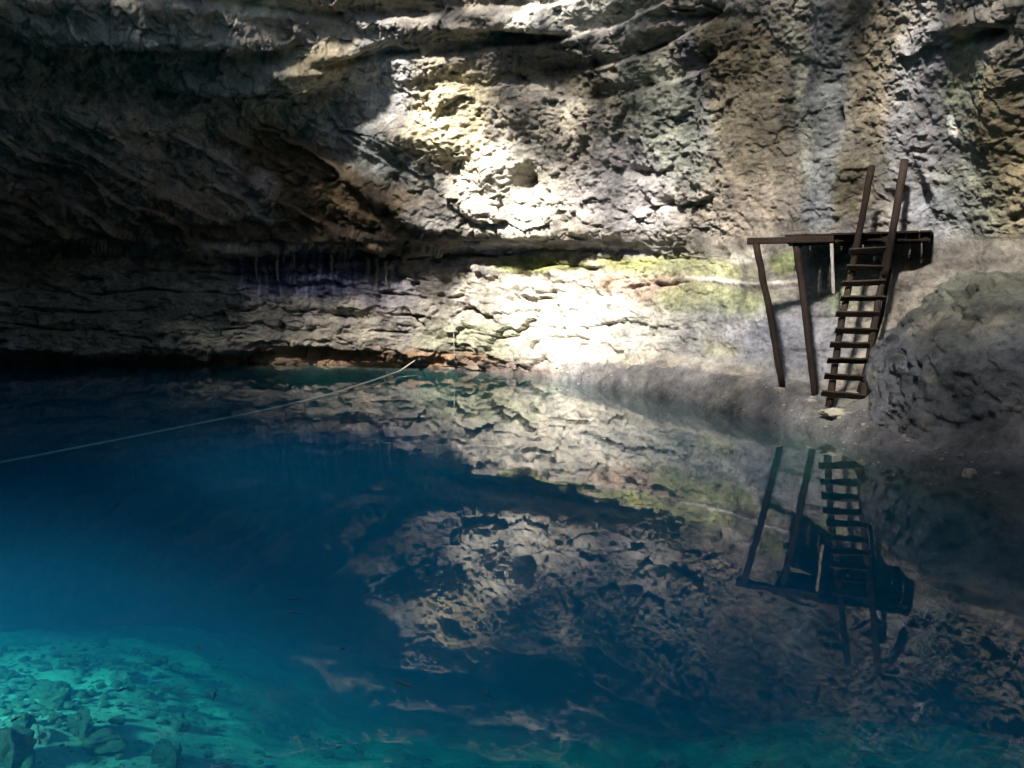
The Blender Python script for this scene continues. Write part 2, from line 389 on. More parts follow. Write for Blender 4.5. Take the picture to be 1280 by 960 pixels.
# stain colours of the stone, with some sunlit and shaded patches painted in
def over(C, wgt, col):
    return C*(1-wgt[..., None])+np.array(col)*wgt[..., None]
nA = fbm(G, 2.4, 4, seed=30); nB = fbm(G, .8, 4, seed=31); nC = fbm(G, .25, 3, seed=32); nD = fbm(G, 5, 2, seed=33)
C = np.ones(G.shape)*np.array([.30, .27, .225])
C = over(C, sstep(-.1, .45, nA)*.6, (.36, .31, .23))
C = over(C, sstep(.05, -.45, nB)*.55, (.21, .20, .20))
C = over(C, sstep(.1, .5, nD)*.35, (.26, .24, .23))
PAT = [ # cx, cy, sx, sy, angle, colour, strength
 (740,400,150,70,0,(.52,.475,.39),.9),(640,250,60,70,0,(.58,.54,.45),.7),(570,140,40,60,0,(.55,.48,.30),.7),(720,20,70,26,0,(.60,.57,.50),.8),  # first four are pale where the sun strikes: light painted into the stone
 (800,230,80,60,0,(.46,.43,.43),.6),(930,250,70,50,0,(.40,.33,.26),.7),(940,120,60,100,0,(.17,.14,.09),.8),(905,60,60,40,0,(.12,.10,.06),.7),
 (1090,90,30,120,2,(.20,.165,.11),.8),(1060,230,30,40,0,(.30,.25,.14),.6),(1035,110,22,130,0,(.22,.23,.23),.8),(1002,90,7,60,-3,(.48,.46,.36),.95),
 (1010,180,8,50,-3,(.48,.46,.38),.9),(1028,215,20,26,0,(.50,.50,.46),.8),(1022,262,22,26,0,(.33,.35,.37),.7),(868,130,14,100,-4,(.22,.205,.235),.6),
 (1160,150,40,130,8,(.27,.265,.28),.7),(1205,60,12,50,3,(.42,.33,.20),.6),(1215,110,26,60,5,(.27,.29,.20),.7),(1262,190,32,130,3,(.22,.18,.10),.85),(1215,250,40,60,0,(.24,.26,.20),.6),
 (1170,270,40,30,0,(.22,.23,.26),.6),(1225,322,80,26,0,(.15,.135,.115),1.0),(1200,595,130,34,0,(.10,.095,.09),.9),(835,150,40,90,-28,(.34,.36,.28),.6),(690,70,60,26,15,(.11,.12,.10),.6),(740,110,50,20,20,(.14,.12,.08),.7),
 (655,330,42,9,0,(.36,.38,.16),.9),(700,335,40,8,0,(.24,.24,.08),.8),(860,335,70,14,2,(.34,.35,.17),.75),(790,325,40,8,0,(.36,.36,.12),.7),(600,425,70,22,0,(.44,.46,.28),.45),
 (830,360,60,16,3,(.42,.29,.22),.7),(760,350,26,8,0,(.40,.26,.17),.6),(900,380,70,22,5,(.30,.33,.16),.7),(920,420,80,30,0,(.26,.255,.28),.75),(800,410,80,24,5,(.5,.48,.42),.6),(985,330,26,12,0,(.28,.32,.12),.7),
 (1050,370,18,20,0,(.26,.32,.16),.7),(935,318,22,8,0,(.62,.56,.46),.9),(925,352,60,3,2,(.62,.58,.50),.9),(905,437,26,10,0,(.34,.34,.20),.6),
 (1000,430,60,50,0,(.20,.205,.235),.75),(640,465,70,10,3,(.32,.24,.20),.8),(470,447,130,10,1,(.36,.22,.13),.95),(210,455,160,12,0,(.22,.14,.07),.8),(420,430,90,14,0,(.33,.29,.23),.6),
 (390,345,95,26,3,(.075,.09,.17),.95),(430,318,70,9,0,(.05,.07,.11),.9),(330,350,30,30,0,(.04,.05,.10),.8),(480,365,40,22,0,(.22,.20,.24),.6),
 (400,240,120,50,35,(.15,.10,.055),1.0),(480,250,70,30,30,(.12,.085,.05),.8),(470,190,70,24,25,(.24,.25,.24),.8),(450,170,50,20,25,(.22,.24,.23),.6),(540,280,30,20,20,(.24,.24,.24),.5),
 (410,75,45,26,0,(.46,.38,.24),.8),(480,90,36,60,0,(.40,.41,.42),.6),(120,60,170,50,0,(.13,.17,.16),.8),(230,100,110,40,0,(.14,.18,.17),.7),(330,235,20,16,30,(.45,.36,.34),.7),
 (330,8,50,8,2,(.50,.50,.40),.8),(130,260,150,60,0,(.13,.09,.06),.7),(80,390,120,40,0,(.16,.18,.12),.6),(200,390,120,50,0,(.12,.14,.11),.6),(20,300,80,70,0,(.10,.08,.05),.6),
 (340,293,190,13,0,(.075,.055,.035),.95),(560,300,90,9,0,(.06,.06,.055),.7),(720,300,90,4,1,(.18,.17,.20),.8),(640,312,50,6,0,(.42,.40,.45),.7),(760,312,70,6,0,(.42,.40,.44),.7),  # brown slab foot and the overhang's shadow line, shade painted dark
]
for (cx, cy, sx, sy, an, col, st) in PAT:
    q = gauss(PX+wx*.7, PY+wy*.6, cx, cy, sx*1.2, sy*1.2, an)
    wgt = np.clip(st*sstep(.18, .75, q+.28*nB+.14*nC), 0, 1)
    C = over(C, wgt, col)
bc = over(np.ones(G.shape)*np.array([.15, .143, .148]), sstep(-.1, .4, nB)*.6, (.20, .193, .187))
bc = over(bc, sstep(.1, .4, nA)*.5, (.22, .22, .16))
bc = over(bc, sstep(.05, .4, nC)*.5, (.27, .255, .235))
edge = sstep(.45, 1, bench)*sstep(660, 720, PX)
C = C*(1-edge[..., None]*.85)+bc*edge[..., None]*.85
tide = np.exp(-((V[..., 2]-.02)/.16)**2)*sstep(600, 700, PX)
C = over(C, tide*.6, (.12, .13, .14))
C = over(C, sstep(.35, .5, gauss(PX+.3*wx, PY+.3*wy, 1197, 158, 8, 19, -8)), (.92, .86, .76))
C = over(C, sstep(.3, .55, gauss(PX+.5*wx, PY+.4*wy, 925, 320, 16, 8, 0)+.2*nC), (.62, .57, .48))
# drip curtains: thin upright runs in the dark band
st = perlin(np.stack([PX/4.2, PY/60, PX*0], -1))
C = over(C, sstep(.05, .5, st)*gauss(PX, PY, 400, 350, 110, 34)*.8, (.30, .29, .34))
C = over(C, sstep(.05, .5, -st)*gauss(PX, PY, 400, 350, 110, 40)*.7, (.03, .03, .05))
C *= (1-.35*sstep(.2, .6, -nC))[..., None]
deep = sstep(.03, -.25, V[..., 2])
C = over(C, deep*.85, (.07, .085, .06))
C = np.clip(C, .01, .95)

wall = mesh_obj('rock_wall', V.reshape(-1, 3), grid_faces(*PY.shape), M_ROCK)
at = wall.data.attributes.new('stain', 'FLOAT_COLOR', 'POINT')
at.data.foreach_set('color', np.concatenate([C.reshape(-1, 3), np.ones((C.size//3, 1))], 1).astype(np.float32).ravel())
tag(wall, kind='structure')
def wall_at(px, py):                                            # the surface of the wall where a row and column meet
    j = int(np.argmin(np.abs(cols-px))); p = V[:, j]
    rel = p-np.array([0, 0, CAM_H]); dpt = rel[:, 1]*CP-rel[:, 2]*SP; up = rel[:, 1]*SP+rel[:, 2]*CP
    yy = 480-1000*up/dpt
    ok = np.where((np.abs(yy-py) < 6))[0]
    k = ok[np.argmin(dpt[ok])] if len(ok) else int(np.argmin(np.abs(yy-py)))
    return Vector(p[k])

# ------------------------------------------------------------------ the rest of the cave: side and back walls
plan = [(-24, 27), (-30, 18), (-30, 4), (-24, -10), (-12, -17), (2, -18), (12, -14), (15, -5), (11, 2), (8, 5), (6.2, 6.8)]
pp = []
for a, b in zip(plan[:-1], plan[1:]):
    for t in np.linspace(0, 1, 16, endpoint=False): pp.append((a[0]+(b[0]-a[0])*t, a[1]+(b[1]-a[1])*t))
pp.append(plan[-1]); pp = blur(np.array(pp), 20, 0)
zs = np.linspace(-10, 15, 50)
BW = np.zeros((len(zs), len(pp), 3)); BW[..., :2] = pp[None]; BW[..., 2] = zs[:, None]
cen = np.array([-4, 4, 4.]); dirv = cen-BW; dirv[..., 2] = 0; dirv /= np.linalg.norm(dirv, axis=-1)[..., None]
BW += dirv*(1.0*fbm(BW, 5, 4, seed=40)+.15*np.maximum(0, BW[..., 2]-5))[..., None]
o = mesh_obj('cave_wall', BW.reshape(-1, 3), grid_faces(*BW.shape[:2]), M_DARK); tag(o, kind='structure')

# ------------------------------------------------------------------ cave roof, openings cut and leaves added above to shape the sun
L = np.array(LIGHT)
ROOF_Z = 13.0
def up_to(p, z):
    p = np.asarray(p, float); return p+L*((z-p[2])/L[2])
# what share of the sun each stretch of the wall gets
LIT = [ # px, py, depth, share
 (700,400,22.6,.9),(660,420,23.4,.88),(750,390,21.5,.9),(720,450,22,.9),(790,430,20.3,.75),(640,350,24,.85),(700,330,23,.9),(780,340,21,.75),(600,400,24.6,.65),
 (620,260,22.6,.9),(590,200,22.8,.9),(560,160,23,1.0),(560,110,23,.6),(650,20,21.2,.7),(710,15,20.5,.8),(700,90,21.3,.22),(780,60,20,.28),
 (700,200,21.6,.30),(780,200,20.2,.38),(760,270,20.5,.5),(850,260,19.4,.45),(850,120,18.8,.38),(860,350,19.2,.5),(850,450,18.7,.42),(900,400,18.2,.42),
 (930,250,17.5,.36),(930,100,17,.5),(1020,200,16,.42),(1020,60,16,.42),(1090,120,15,.38),(1090,260,15,.34),(960,420,16.3,.44),(1040,420,15.2,.5),(1040,350,15.6,.5),(1100,400,14.4,.42),(980,500,14.6,.38),(1050,505,13.5,.5),
 (1160,100,14,.9),(1160,250,14.2,.55),(1250,100,12.8,.9),(1250,250,12.8,.65),(1180,340,12.6,.3),(1240,350,11.6,.26),(1150,420,11.5,.15),(1230,400,10.6,.13),(1200,500,10.2,.10),(1270,450,10,.07),(1250,570,9.5,.03),
 (520,400,25.7,.58),(460,400,26.2,.40),(400,400,26.6,.26),(340,400,26.9,.14),(260,400,27,.06),(100,400,27,0),(520,340,26,.42),(420,340,26.6,.18),(340,340,27,.09),(480,290,24.6,.06),(400,290,25.4,.04),(300,280,25.4,.02),
 (510,100,23,.8),(470,150,23.6,.8),(430,130,23.6,.5),(420,75,23.2,1.0),(350,100,23.4,.14),(480,250,24,.25),(400,230,24.2,.2),(520,30,22.2,.6),(420,20,21.8,.25),(300,60,22.5,.05),(320,5,21.5,.30),(240,10,21,.02),(240,40,21.5,.02),(120,20,20.5,0),
 (300,-50,20.8,.02),(400,-70,21,.02),(500,-70,21.3,.03),(600,-70,21,.03),(700,-70,19.8,.05),(800,-70,18.2,.05),(900,-70,16.7,.05),(1000,-70,15.2,.1),(1100,-70,13.6,.1),(1200,-70,12.2,.1),(1300,-70,11,.1),
 (200,150,24,0.03),(50,200,24,0),(0,50,22,0),(150,30,21,.02),(600,60,21.8,.4),
 (560,455,25.4,.55),(480,450,26.4,.4),(400,445,26.8,.28),
 (860,520,16.6,.20),(700,520,15.5,.14),(500,560,12.5,.26),(300,560,12.5,.28),
]
# and of the shallow silt at the front, a second opening is added to light it
BEDLIT = [(-6.6,9.3,-2.1,.4),(-7.6,8.8,-2.1,.8),(-6.0,8.5,-2.1,1.0),(-5.4,7.8,-1.9,1.0),(-4.9,7.2,-1.9,.9),(-5.1,8.3,-2.1,.8),(-4.2,7.4,-2.1,.5),(-4.0,8.6,-2.6,.42),(-3.4,7.6,-2.6,.4),(-5.5,10.6,-3,.36),(-7.5,10.8,-3,.36),(-3.5,11,-4,.34),(-1.5,8,-3,.36),(-1.5,10.5,-5,.32),(0,8,-3,.26),(1.5,7.8,-2.4,.2),(3.0,7.8,-2.2,.15),(2,10,-4,.08),(5,9.5,-2,.0),(-5.8,7,-2,.9),(-3,6.5,-2,.36),(-6,13,-5,.34),(-2,13,-6,.3)]
lp = np.array([up_to(P(a, b, d), 15.0)[:2] for a, b, d, s in LIT]+[up_to(q[:3], 15.0)[:2] for q in BEDLIT]); ls = np.array([s for *_, s in LIT]+[q[3] for q in BEDLIT])
def share(x, y):                                               # at the height of the leaves
    d2 = (x[..., None]-lp[:, 0])**2+(y[..., None]-lp[:, 1])**2
    wt = 1/(d2+.25)**2
    s = (wt*ls).sum(-1)/wt.sum(-1)
    far = np.sqrt(d2.min(-1))
    return s*sstep(2.2, .9, far)
xs = np.linspace(-34, 22, 225); ys = np.linspace(-24, 33, 229)
RX, RY = np.meshgrid(xs, ys)
Rz = ROOF_Z+1.4*fbm(np.stack([RX, RY, RX*0], -1), 7, 3, seed=50)+.35*fbm(np.stack([RX, RY, RX*0], -1), 1.6, 3, seed=51)
Rz = np.minimum(Rz, 14.2)
dz_ = (15.0-Rz)
sx_ = RX+L[0]*(dz_/L[2]); sy_ = RY+L[1]*(dz_/L[2])
openq = share(sx_, sy_) > .035+.02*fbm(np.stack([RX, RY, RX*0], -1), 1.0, 2, seed=52)  # openings shaped after the sunlight wanted on wall and bed
F = grid_faces(*RX.shape); of = openq.ravel()
F = F[~(of[F].any(1))]
RV = np.stack([RX, RY, Rz], -1).reshape(-1, 3)
top = RV+np.array([0, 0, .8])
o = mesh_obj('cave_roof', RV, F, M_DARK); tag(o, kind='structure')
# unseen leaves added over the openings to thin the sun to each share
n = 72000
lx = RNG.uniform(-22, 12, n); ly = RNG.uniform(-14, 26, n)
T = np.clip(share(lx, ly), .03, 1)
lai = -np.log(T); inside = (share(lx, ly) > .02)
area = 2*.24*.145
dens = n/(34*40.)                                              # candidates per m2
keep = inside & (RNG.rand(n) < lai/(area*dens*.85))
lx, ly = lx[keep], ly[keep]
lz = 15+RNG.uniform(-.5, .5, len(lx))
lx += L[0]*((lz-15)/L[2]); ly += L[1]*((lz-15)/L[2])
m_ = len(lx)
nrm = -L[None]+RNG.normal(size=(m_, 3))*.45; nrm /= np.linalg.norm(nrm, axis=1)[:, None]
ta = np.cross(nrm, RNG.normal(size=(m_, 3))); ta /= np.linalg.norm(ta, axis=1)[:, None]; tb = np.cross(nrm, ta)
cc = np.stack([lx, ly, lz], 1); a_, b_ = .24, .145
LV = np.stack([cc-ta*a_, cc-tb*b_+nrm*.02, cc+ta*a_, cc+tb*b_+nrm*.02], 1).reshape(-1, 3)
o = mesh_obj('leaf_sun_screen', LV, np.arange(m_*4).reshape(-1, 4), M_LEAF_SCREEN, smooth=False); tag(o, 'unseen green leaves added over the cave roof openings to thin the sunlight', 'sun screen', kind='stuff')

# ------------------------------------------------------------------ pool bed and water
xs = np.linspace(-32, 16, 300); ys = np.linspace(-19, 31, 300)
BX, BY = np.meshgrid(xs, ys); BP = np.stack([BX, BY, BX*0], -1)
y0 = np.interp(BX, [-12, -6, -4.2, -2.8, -1.0, 1.0, 3.0, 6.0], [8.9, 8.7, 7.8, 6.8, 6.2, 6.2, 6.6, 7.6])
q = BY-y0-1.2*fbm(BP, 4, 2, seed=60)
slope = np.where(q > -1.5, (q+1.5)**2/(q+1.5+4.0), 0)
Bz = -1.8-.50*slope-.7*sstep(-5, -2, BX)
Bz = np.maximum(Bz, -9.2)+.30*fbm(BP, 2.4, 4, seed=61)+.12*fbm(BP, .5, 3, seed=62)
b1, b2, br = cells(BP+.2*fbm(BP, .5, 2, seed=63)[..., None], .8, seed=6)
Bz += np.where(br > .55, .05*sstep(.5, .15, b1), 0)
o = mesh_obj('pool_bed', np.stack([BX, BY, Bz], -1).reshape(-1, 3), grid_faces(*BX.shape), M_BED); tag(o, kind='structure')
v = [(x, y, z) for z in (-12, 0) for (x, y) in ((-45, -26), (22, -26), (22, 38), (-45, 38))]
o = mesh_obj('pool_water', v, [(3, 2, 1, 0), (4, 5, 6, 7), (0, 1, 5, 4), (1, 2, 6, 5), (2, 3, 7, 6), (3, 0, 4, 7)], water_material(), smooth=False); tag(o, kind='structure')

# ------------------------------------------------------------------ rocks
def rock(name, loc, size, m, seed, res=24, rough=.3, rz=0, flat=0, parent=None):
    th = np.linspace(0, math.pi, res); ph = np.linspace(0, 2*math.pi, res*2, endpoint=False)
    T_, F_ = np.meshgrid(th, ph, indexing='ij')
    n = np.stack([np.sin(T_)*np.cos(F_), np.sin(T_)*np.sin(F_), np.cos(T_)], -1)
    e = .8 if flat == 0 else flat
    s = np.sign(n)*np.abs(n)**e
    p = s*(1+rough*fbm(n, .9, 4, seed=seed)[..., None])*np.array(size)
    c, s_ = math.cos(rz), math.sin(rz)
    x = p[..., 0]*c-p[..., 1]*s_; y = p[..., 0]*s_+p[..., 1]*c; p[..., 0] = x; p[..., 1] = y
    o = mesh_obj(name, p.reshape(-1, 3), grid_faces(res, res*2, True), m, parent); o.location = loc
    return o
# the big rounded rock at the right
res = 260
th = np.linspace(.02, math.pi-.3, res); ph = np.linspace(0, 2*math.pi, res*2, endpoint=False)
T_, F_ = np.meshgrid(th, ph, indexing='ij')
n = np.stack([np.sin(T_)*np.cos(F_), np.sin(T_)*np.sin(F_), np.cos(T_)], -1)
s = np.sign(n)*np.abs(n)**.86
bc_ = np.array(P(1300, 500, 12.3)); 
p = s*np.array([2.35, 1.95, 1.95])
wp = p+bc_
dd = .42*fbm(wp, 2.0, 4, seed=70)+.12*fbm(wp, .7, 5, seed=71)+.018*fbm(wp, .16, 3, seed=72)
dd += .10*facets(wp, .9, (1, 1, 1), 8, .7, 73)+.04*facets(wp, .3, (1, 1, 1), 9, .7, 77)-.10*sstep(.3, .55, fbm(wp, .4, 2, seed=81))+.03*fbm(wp, .3, 3, seed=82, ridge=True)
p = p*(1+dd[..., None]/1.9)
BV = p+bc_
C = np.ones(BV.shape)*np.array([.155, .158, .165])
q = fbm(BV, 1.0, 4, seed=75); q2 = fbm(BV, .4, 3, seed=76)
C = over(C, sstep(-.1, .4, q)*.5, (.14, .145, .15))
topw = sstep(.9, 1.9, p[..., 2]+.5*q-(p[..., 0]*.15))
C = over(C, topw*.7, (.11, .11, .07))
C = over(C, sstep(.25, .5, q2+.2*q)*.5, (.26, .24, .16))
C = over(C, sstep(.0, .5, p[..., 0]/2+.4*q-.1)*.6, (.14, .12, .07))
C = over(C, np.exp(-((p[..., 2]-(1.45+.16*p[..., 0])-.2*q)/.10)**2)*sstep(-.3, .2, q2+.2)*(p[..., 1] < .3)*.6, (.34, .30, .24))  # pale highlight painted along the upper edge
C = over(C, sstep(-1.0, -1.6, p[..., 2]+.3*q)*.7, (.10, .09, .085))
bo = mesh_obj('boulder', BV.reshape(-1, 3), grid_faces(res, res*2, True), M_ROCK)
at = bo.data.attributes.new('stain', 'FLOAT_COLOR', 'POINT')
at.data.foreach_set('color', np.concatenate([C.reshape(-1, 3), np.ones((C.size//3, 1))], 1).astype(np.float32).ravel())
tag(bo, 'huge rounded grey boulder with a mossy top beside the foot of the ladder', 'boulder')

# sunken stones on the silt at the front
SUNK = [
 (151,852,'pale angular stone lying alone on the blue slope above the stony patch',.17,M_PALE,.8),
 (60,868,'long dark stone at the upper edge of the bright silt patch',.30,M_STONE,.5),
 (30,905,'dark stone low in the bright silt at the left edge',.16,M_STONE,.7),
 (100,912,'broken brown stone in the middle of the bright silt',.24,M_STONE,.8),
 (48,925,'small rounded stone with a pale top near the left corner',.15,M_PALE,.9),
 (125,930,'long low stone below the broken brown stone',.34,M_STONE,.35),
 (70,880,'rough dark stone beside the long dark stone',.20,M_STONE,.8),
 (222,908,'lone brown stone out on the darker blue silt',.17,M_STONE,.8),
 (10,948,'black rock filling the bottom left corner of the pool',.38,M_STONE,.8),
 (95,828,'small dim stone high on the blue slope',.14,M_STONE,.7),
 (200,828,'faint stone on the deep blue slope right of the small dim one',.14,M_STONE,.7),
 (265,868,'small stone at the edge of the deep water',.15,M_STONE,.7),
 (208,950,'dark stone at the bottom edge right of the bright silt',.20,M_STONE,.9),
]
def bed_z(x, y):
    i = np.clip((y+19)/50*299, 0, 298); j = np.clip((x+32)/48*299, 0, 298)
    return float(Bz[int(i), int(j)])
def hit_bed(px, py):
    a = (px-640)/1000; b = (480-py)/1000; dy = CP+b*SP; dz = -SP+b*CP
    for k in np.arange(3, 24, .03):
        x, y, z = a*k, dy*k, CAM_H+dz*k
        if z < bed_z(x, y): return Vector((x, y, z))
    return Vector((x, y, z))
for i, (px, py, lab, sz, m, fl) in enumerate(SUNK):
    q = hit_bed(px, py)
    sz *= .6
    o = rock('sunken_stone', q+Vector((0, 0, sz*fl*.2)), (sz*random.uniform(.9, 1.3), sz*random.uniform(.6, .9), sz*fl*1.2), m, 80+i, rough=.95, rz=random.uniform(-.6, .6), res=40)
    tag(o, lab, 'stone', 'sunken stones on the pool bed')

# loose rubble on the silt, too much to count
RV_, RF_ = [], []
ico = bmesh.new(); bmesh.ops.create_icosphere(ico, subdivisions=1, radius=1)
iv = np.array([v.co[:] for v in ico.verts]); iff = [[v.index for v in f.verts] for f in ico.faces]; ico.free()
for k in range(1500):
    u_ = RNG.rand()
    x, y = (RNG.normal(-5.6, 1.3), RNG.normal(8.8, 1.0)) if u_ < .6 else (RNG.uniform(-8, 5), RNG.uniform(5.5, 11))
    r_ = .015+.06*RNG.rand()**4
    vv = iv*(1+.4*(RNG.rand(len(iv), 1)-.5))*r_*np.array([RNG.uniform(.8, 1.5), RNG.uniform(.7, 1.1), .6])+np.array([x, y, bed_z(x, y)+.3*r_])
    n0 = len(RV_)*len(iv); RV_.append(vv); RF_ += [[n0+q for q in f] for f in iff]
o = mesh_obj('rubble', np.concatenate(RV_), np.array(RF_), M_STONE, smooth=False); tag(o, 'loose small rubble scattered over the pale pool bed', 'rubble', kind='stuff')

RV_, RF_ = [], []
for k in range(300):
    px = RNG.uniform(690, 1250); j = int(np.argmin(np.abs(cols-px)))
    i0 = sum(segs[:2]); i = int(RNG.uniform(i0-4, i0+30)); p_ = V[min(i, V.shape[0]-1), j]
    r_ = .010+.035*RNG.rand()**4
    RV_.append(iv*(1+.5*(RNG.rand(len(iv), 1)-.5))*r_*np.array([RNG.uniform(.8, 1.5), RNG.uniform(.7, 1.1), .7])+p_); n0 = (len(RV_)-1)*len(iv); RF_ += [[n0+q for q in f] for f in iff]
o = mesh_obj('shore_grit', np.concatenate(RV_), np.array(RF_), M_PALE, smooth=False); tag(o, 'pale grit and chips lying along the sloping rock shore', 'grit', kind='stuff')

# ------------------------------------------------------------------ wood: platform and ladder
def tube(name, pts, rad, m, parent=None, sides=12, wob=.06, seed=0, sub=6):
    pts = [Vector(p) for p in pts]; fine = []
    for a, b in zip(pts[:-1], pts[1:]):
        for k in range(sub): fine.append(a.lerp(b, k/sub))
    fine.append(pts[-1]); rr = random.Random(seed)
    V_, F_ = [], []
    nf = len(fine)
    for i, c in enumerate(fine):
        d = (fine[min(i+1, nf-1)]-fine[max(i-1, 0)]).normalized()
        u = d.cross(Vector((0, 1, .1))).normalized(); v_ = d.cross(u)
        t = i/(nf-1); r = rad[0]*(1-t)+rad[1]*t if isinstance(rad, tuple) else rad
        off = Vector((rr.uniform(-1, 1), rr.uniform(-1, 1), rr.uniform(-1, 1)))*r*wob*1.6*(0 if i in (0, nf-1) else 1)
        for k in range(sides):
            a = 2*math.pi*k/sides
            V_.append(c+off+(u*math.cos(a)+v_*math.sin(a))*r*(1+rr.uniform(-wob, wob)))
    for i in range(nf-1):
        for k in range(sides):
            F_.append((i*sides+k, i*sides+(k+1) % sides, (i+1)*sides+(k+1) % sides, (i+1)*sides+k))
    F_.append(tuple(range(sides-1, -1, -1))); F_.append(tuple((nf-1)*sides+k for k in range(sides)))
    base = parent.location if parent else Vector((0, 0, 0))
    return mesh_obj(name, [p-base for p in V_], F_, m, parent)
def board(name, a, b, width_dir, w_, t_, m, parent=None, seed=0, n=6):
    a, b = Vector(a), Vector(b); rr = random.Random(seed)
    d = (b-a).normalized(); wd = (Vector(width_dir)-d*Vector(width_dir).dot(d)).normalized(); td = d.cross(wd)
    bm = bmesh.new(); rings = []
    base = parent.location if parent else Vector((0, 0, 0))
    for i in range(n+1):
        c = a.lerp(b, i/n)-base+td*rr.uniform(-.14, .14)*t_
        k = 1+rr.uniform(-.10, .10)
        rings.append([bm.verts.new(c+wd*sx*w_/2*k*(1+rr.uniform(-.03, .03))+td*sy*t_/2*(1+rr.uniform(-.08, .08))) for sx, sy in ((-1, -1), (1, -1), (1, 1), (-1, 1))])
    for r0, r1 in zip(rings[:-1], rings[1:]):
        for k in range(4): bm.faces.new((r0[k], r0[(k+1) % 4], r1[(k+1) % 4], r1[k]))
    bm.faces.new(rings[0][::-1]); bm.faces.new(rings[-1])
    bmesh.ops.recalc_face_normals(bm, faces=bm.faces)
    bmesh.ops.bevel(bm, geom=[e for e in bm.edges if e.calc_face_angle(0) > .8], offset=min(w_, t_)*.12, segments=1, affect='EDGES')
    me = bpy.data.meshes.new(name); bm.to_mesh(me); bm.free(); me.materials.append(m)
    o = bpy.data.objects.new(name, me); COL.objects.link(o)
    if parent: o.parent = parent
    return o
V3 = lambda px, py, d: Vector(P(px, py, d))
def along(px, dz=0):                                             # the front edge of the deck
    t = (px-935)/(1165-935); return V3(935, 301.5, 15.3).lerp(V3(1165, 295.5, 13.75), t)+Vector((0, 0, dz))
edge_dir = (along(1165)-along(935)).normalized(); inward = Vector((-edge_dir.y, edge_dir.x, 0)).normalized()
plat = empty('platform', along(1040)-Vector((0, 0, 2.7)))
tag(plat, 'dark wooden platform on two slanting poles fixed to the lit rock wall', 'platform')
board('beam', along(934), along(1049), (0, 0, 1), .12, .11, M_WOOD, plat, 1)
board('beam', along(1046, .02)+inward*.13, along(1163, .0)+inward*.13, (0, 0, 1), .13, .10, M_WOOD, plat, 2)
board('beam', along(978)+inward*.85, along(1160)+inward*.85, (0, 0, 1), .12, .10, M_WOOD, plat, 3)
for k, px in enumerate((990, 1050, 1110, 1158)):
    board('joist', along(px, -.02)+inward*.06, along(px, -.02)+inward*1.25, (0, 0, 1), .10, .08, M_WOOD, plat, 10+k)
npl = 12
for k in range(npl):   # boards butt closely
    px = 985+(1165-985)*(k+.5)/npl
    a = along(px, .083+random.uniform(-.004, .008))-inward*random.uniform(.0, .05); b = a+inward*1.35
    board('plank', a, b, edge_dir, 2.42/npl-.006, .035, M_WOOD, plat, 20+k, 4)
leg1 = (V3(978, 476, 15.15), V3(945, 306, 15.22)); leg2 = (V3(1019, 491, 14.5), V3(995, 303, 14.95))
for k, (a, b) in enumerate((leg1, leg2)):
    tube('leg', [a-Vector((0, 0, .12)), a.lerp(b, .5)+Vector((.01, 0, 0)), b+Vector((0, 0, .02))], (.056, .068), M_WOOD, plat, seed=30+k, wob=.09)
tg = along(1046, -.06)+inward*.0
board('post', tg-Vector((0, 0, .02)), V3(1042, 367, 14.6), edge_dir, .055, .05, M_GREYWOOD, plat, 40)
# ladder
FL, TL = V3(1036, 503, 13.75), V3(1090, 208, 14.45)
FR, TR = V3(1077, 512, 13.55), V3(1131, 200, 14.2)
KL, KR = V3(1067, 325, 14.2), V3(1104, 345, 13.95)
lad = empty('ladder', (FL+FR)/2)
tag(lad, 'steep dark wooden ladder leaning on the platform with two long poles rising above it', 'ladder')
tube('rail', [FL-Vector((0, 0, .08)), V3(1047, 430, 13.9), KL, V3(1074, 290, 14.27)], (.062, .055), M_WOOD2, lad, seed=50, wob=.10)
tube('rail', [FR-Vector((0, 0, .08)), V3(1091, 415, 13.75), KR, V3(1113, 295, 14.02)], (.06, .052), M_WOOD2, lad, seed=51, wob=.10)
tube('pole', [V3(1064, 345, 14.12), V3(1075, 285, 14.2), TL], (.05, .062), M_WOOD, lad, seed=52, wob=.07)
tube('pole', [V3(1106, 345, 13.87), V3(1114, 300, 13.92), TR], (.055, .066), M_WOOD, lad, seed=53, wob=.07)
# a thin side pole behind the right rail
tube('brace', [V3(1073, 490, 13.95), V3(1102, 395, 14.2), V3(1116, 318, 14.4)], (.035, .035), M_WOOD, lad, seed=54, wob=.06)
RUN = [((1064,314),(1114,310)),((1060,334),(1112,334)),((1056,354),(1105,353)),((1052,373),(1105,374)),((1048,393),(1097,393)),
       ((1045,413),(1093,413)),((1041,431),(1084,432)),((1038,451),(1082,452)),((1033,470),(1077,474)),((1029,491),(1076,496))]
for k, ((ax, ay), (bx, by)) in enumerate(RUN):
    t = k/9; dep = 14.1-.45*t
    a = V3(ax-1-random.uniform(0, 3), ay+random.uniform(-1, 1), dep-.02); b = V3(bx+1+random.uniform(0, 4), by+random.uniform(-1.5, 1.5), dep-.16)
    board('rung', a, b, Vector((0, .75, -.55-.25*random.random())), .115+.03*t, .035, M_WOOD2, lad, 60+k)
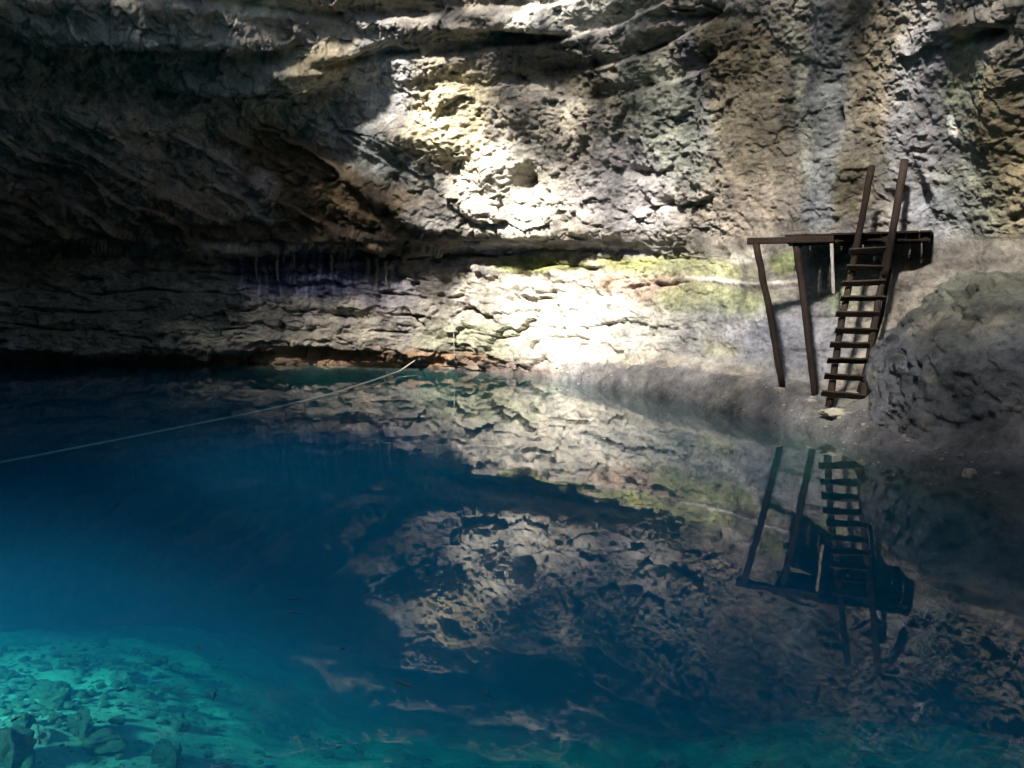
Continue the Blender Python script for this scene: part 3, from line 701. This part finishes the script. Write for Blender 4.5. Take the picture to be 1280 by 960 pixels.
# pale cement pads under the feet
def pad(px, py, d, sx, sy, lab):
    o = rock('footing', V3(px, py, d), (sx, sy, .09), M_PALE, int(px), res=18, rough=.6)
    tag(o, lab, 'footing', 'pale footings on the rock ledge')
for (px, py, sx, sy, lab) in ((978, 478, .17, .14, 'small pale footing under the left slanting pole'), (1018, 493, .16, .13, 'small pale footing under the right slanting pole'), (1055, 508, .42, .26, 'broad broken pale footing under the ladder')):
    q = wall_at(px, py+2); o = rock('footing', q-Vector((0, -.02, .05)), (sx*.62, sy*.7, .075), M_PALE, int(px), res=24, rough=.8); tag(o, lab, 'footing', 'pale footings on the rock ledge')
    print('foot', px, py, q)
for (px, py, s_, lab) in ((1134, 547, .06, 'small white pebble at the water edge under the boulder'), (1146, 556, .05, 'pair pebble, lower one of the white ones by the boulder'), (1212, 592, .08, 'pale stone by the dark shore at the right')):
    q = PZ(px, py, .12); o = rock('pebble', q, (s_, s_, s_*.8), M_PALE, int(px), res=10); tag(o, lab, 'pebble', 'pale pebbles along the shore')

# ------------------------------------------------------------------ rope, thin pole, root
rp = [PZ(-120, 606, -.95), PZ(0, 578, -.8), PZ(140, 551, -.62), PZ(280, 523, -.36), PZ(350, 508.5, -.12), PZ(376, 502, .004), V3(418, 491, 18.6), V3(460, 477.5, 20.6), V3(500, 463.5, 23.6), wall_at(522, 455)]
o = tube('rope', rp, .020, M_ROPE, seed=90, wob=.02, sides=8, sub=10); tag(o, 'pale rope running from under the blue water up to the far shore', 'rope')
q = wall_at(567, 455)
o = tube('thin_pole', [V3(568, 452, q.y-.15), V3(567, 412, q.y-.1), V3(562, 398, q.y+.05)], (.012, .016), M_POLE, seed=91, wob=.05, sides=8); tag(o, 'thin pale pole standing upright at the waterline against the far wall', 'pole')
# short dripstones hanging under the ledge
for i, (px, py, ln, r_, lab) in enumerate([
  (463,326,1.5,.10,'longest dark dripstone under the far overhang, tapering to a thin tip'),
  (474,326,1.2,.09,'second longest dripstone, close beside the longest one'),
  (487,330,.8,.07,'short thick dripstone last in the row towards the light'),
  (418,322,.7,.07,'medium dripstone alone in the middle of the dark row'),
  (352,324,.8,.08,'long dripstone in the darkest blue stain under the overhang'),
  (325,322,.9,.07,'outermost dripstone in the dark where the blue stain begins'),
  (372,322,.5,.06,'stubby dripstone beside the long one in the blue stain')]):
    q = wall_at(px, py+10); q = Vector((q.x, q.y-.1, P(px, py-4, q.y)[2]))
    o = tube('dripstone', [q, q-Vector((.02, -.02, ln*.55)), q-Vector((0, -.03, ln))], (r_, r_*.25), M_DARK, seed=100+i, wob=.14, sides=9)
    tag(o, lab, 'dripstone', 'dripstones under the overhang')

# ------------------------------------------------------------------ fish
def fish_mesh(name):
    prof = [(-.5, .0, .0), (-.42, .045, .03), (-.25, .085, .055), (0, .10, .06), (.22, .06, .035), (.36, .025, .012), (.5, .075, .004)]
    V_, F_ = [], []; sd = 8
    for (x, h, w_) in prof:
        for k in range(sd):
            a = 2*math.pi*k/sd; V_.append((x, w_*math.cos(a), h*math.sin(a)))
    for i in range(len(prof)-1):
        for k in range(sd): F_.append((i*sd+k, i*sd+(k+1) % sd, (i+1)*sd+(k+1) % sd, (i+1)*sd+k))
    n0 = len(V_)
    V_ += [(-.08, 0, .09), (.12, 0, .07), (.05, 0, .16), (-.15, .05, -.03), (-.02, .12, -.06), (-.06, .04, -.05)]
    F_ += [(n0, n0+1, n0+2), (n0+3, n0+4, n0+5)]
    me = bpy.data.meshes.new(name); me.from_pydata(V_, [], F_); me.materials.append(M_FISH)
    for p_ in me.polygons: p_.use_smooth = True
    return me
fm = fish_mesh('fish')
FISH = [(370,749,.19,8,'upper of the two fish swimming side by side in mid pool'),(367,766,.16,6,'lower of the two fish swimming side by side in mid pool'),
 (429,811,.11,40,'small fish turned slantwise below the pair'),(506,855,.24,-12,'long dark fish below the reflected pale patches'),(610,868,.19,-25,'dark fish farthest to the right over the deep water'),
 (249,809,.16,-18,'faint fish above the edge of the silt'),(153,862,.13,45,'dark fish right under the pale angular stone'),(19,899,.12,55,'tiny dark fish over the bright silt at the left edge'),(268,870,.15,-50,'faint slanting fish near the stones in open blue water')]
for px, py, ln, an, lab in FISH:
    o = bpy.data.objects.new('fish', fm); COL.objects.link(o)
    o.location = PZ(px, py, -.8); o.scale = (ln*.95,)*3
    o.rotation_euler = (R(15), R(10), R(an*1.6)); tag(o, lab, 'fish', 'fish in the pool')
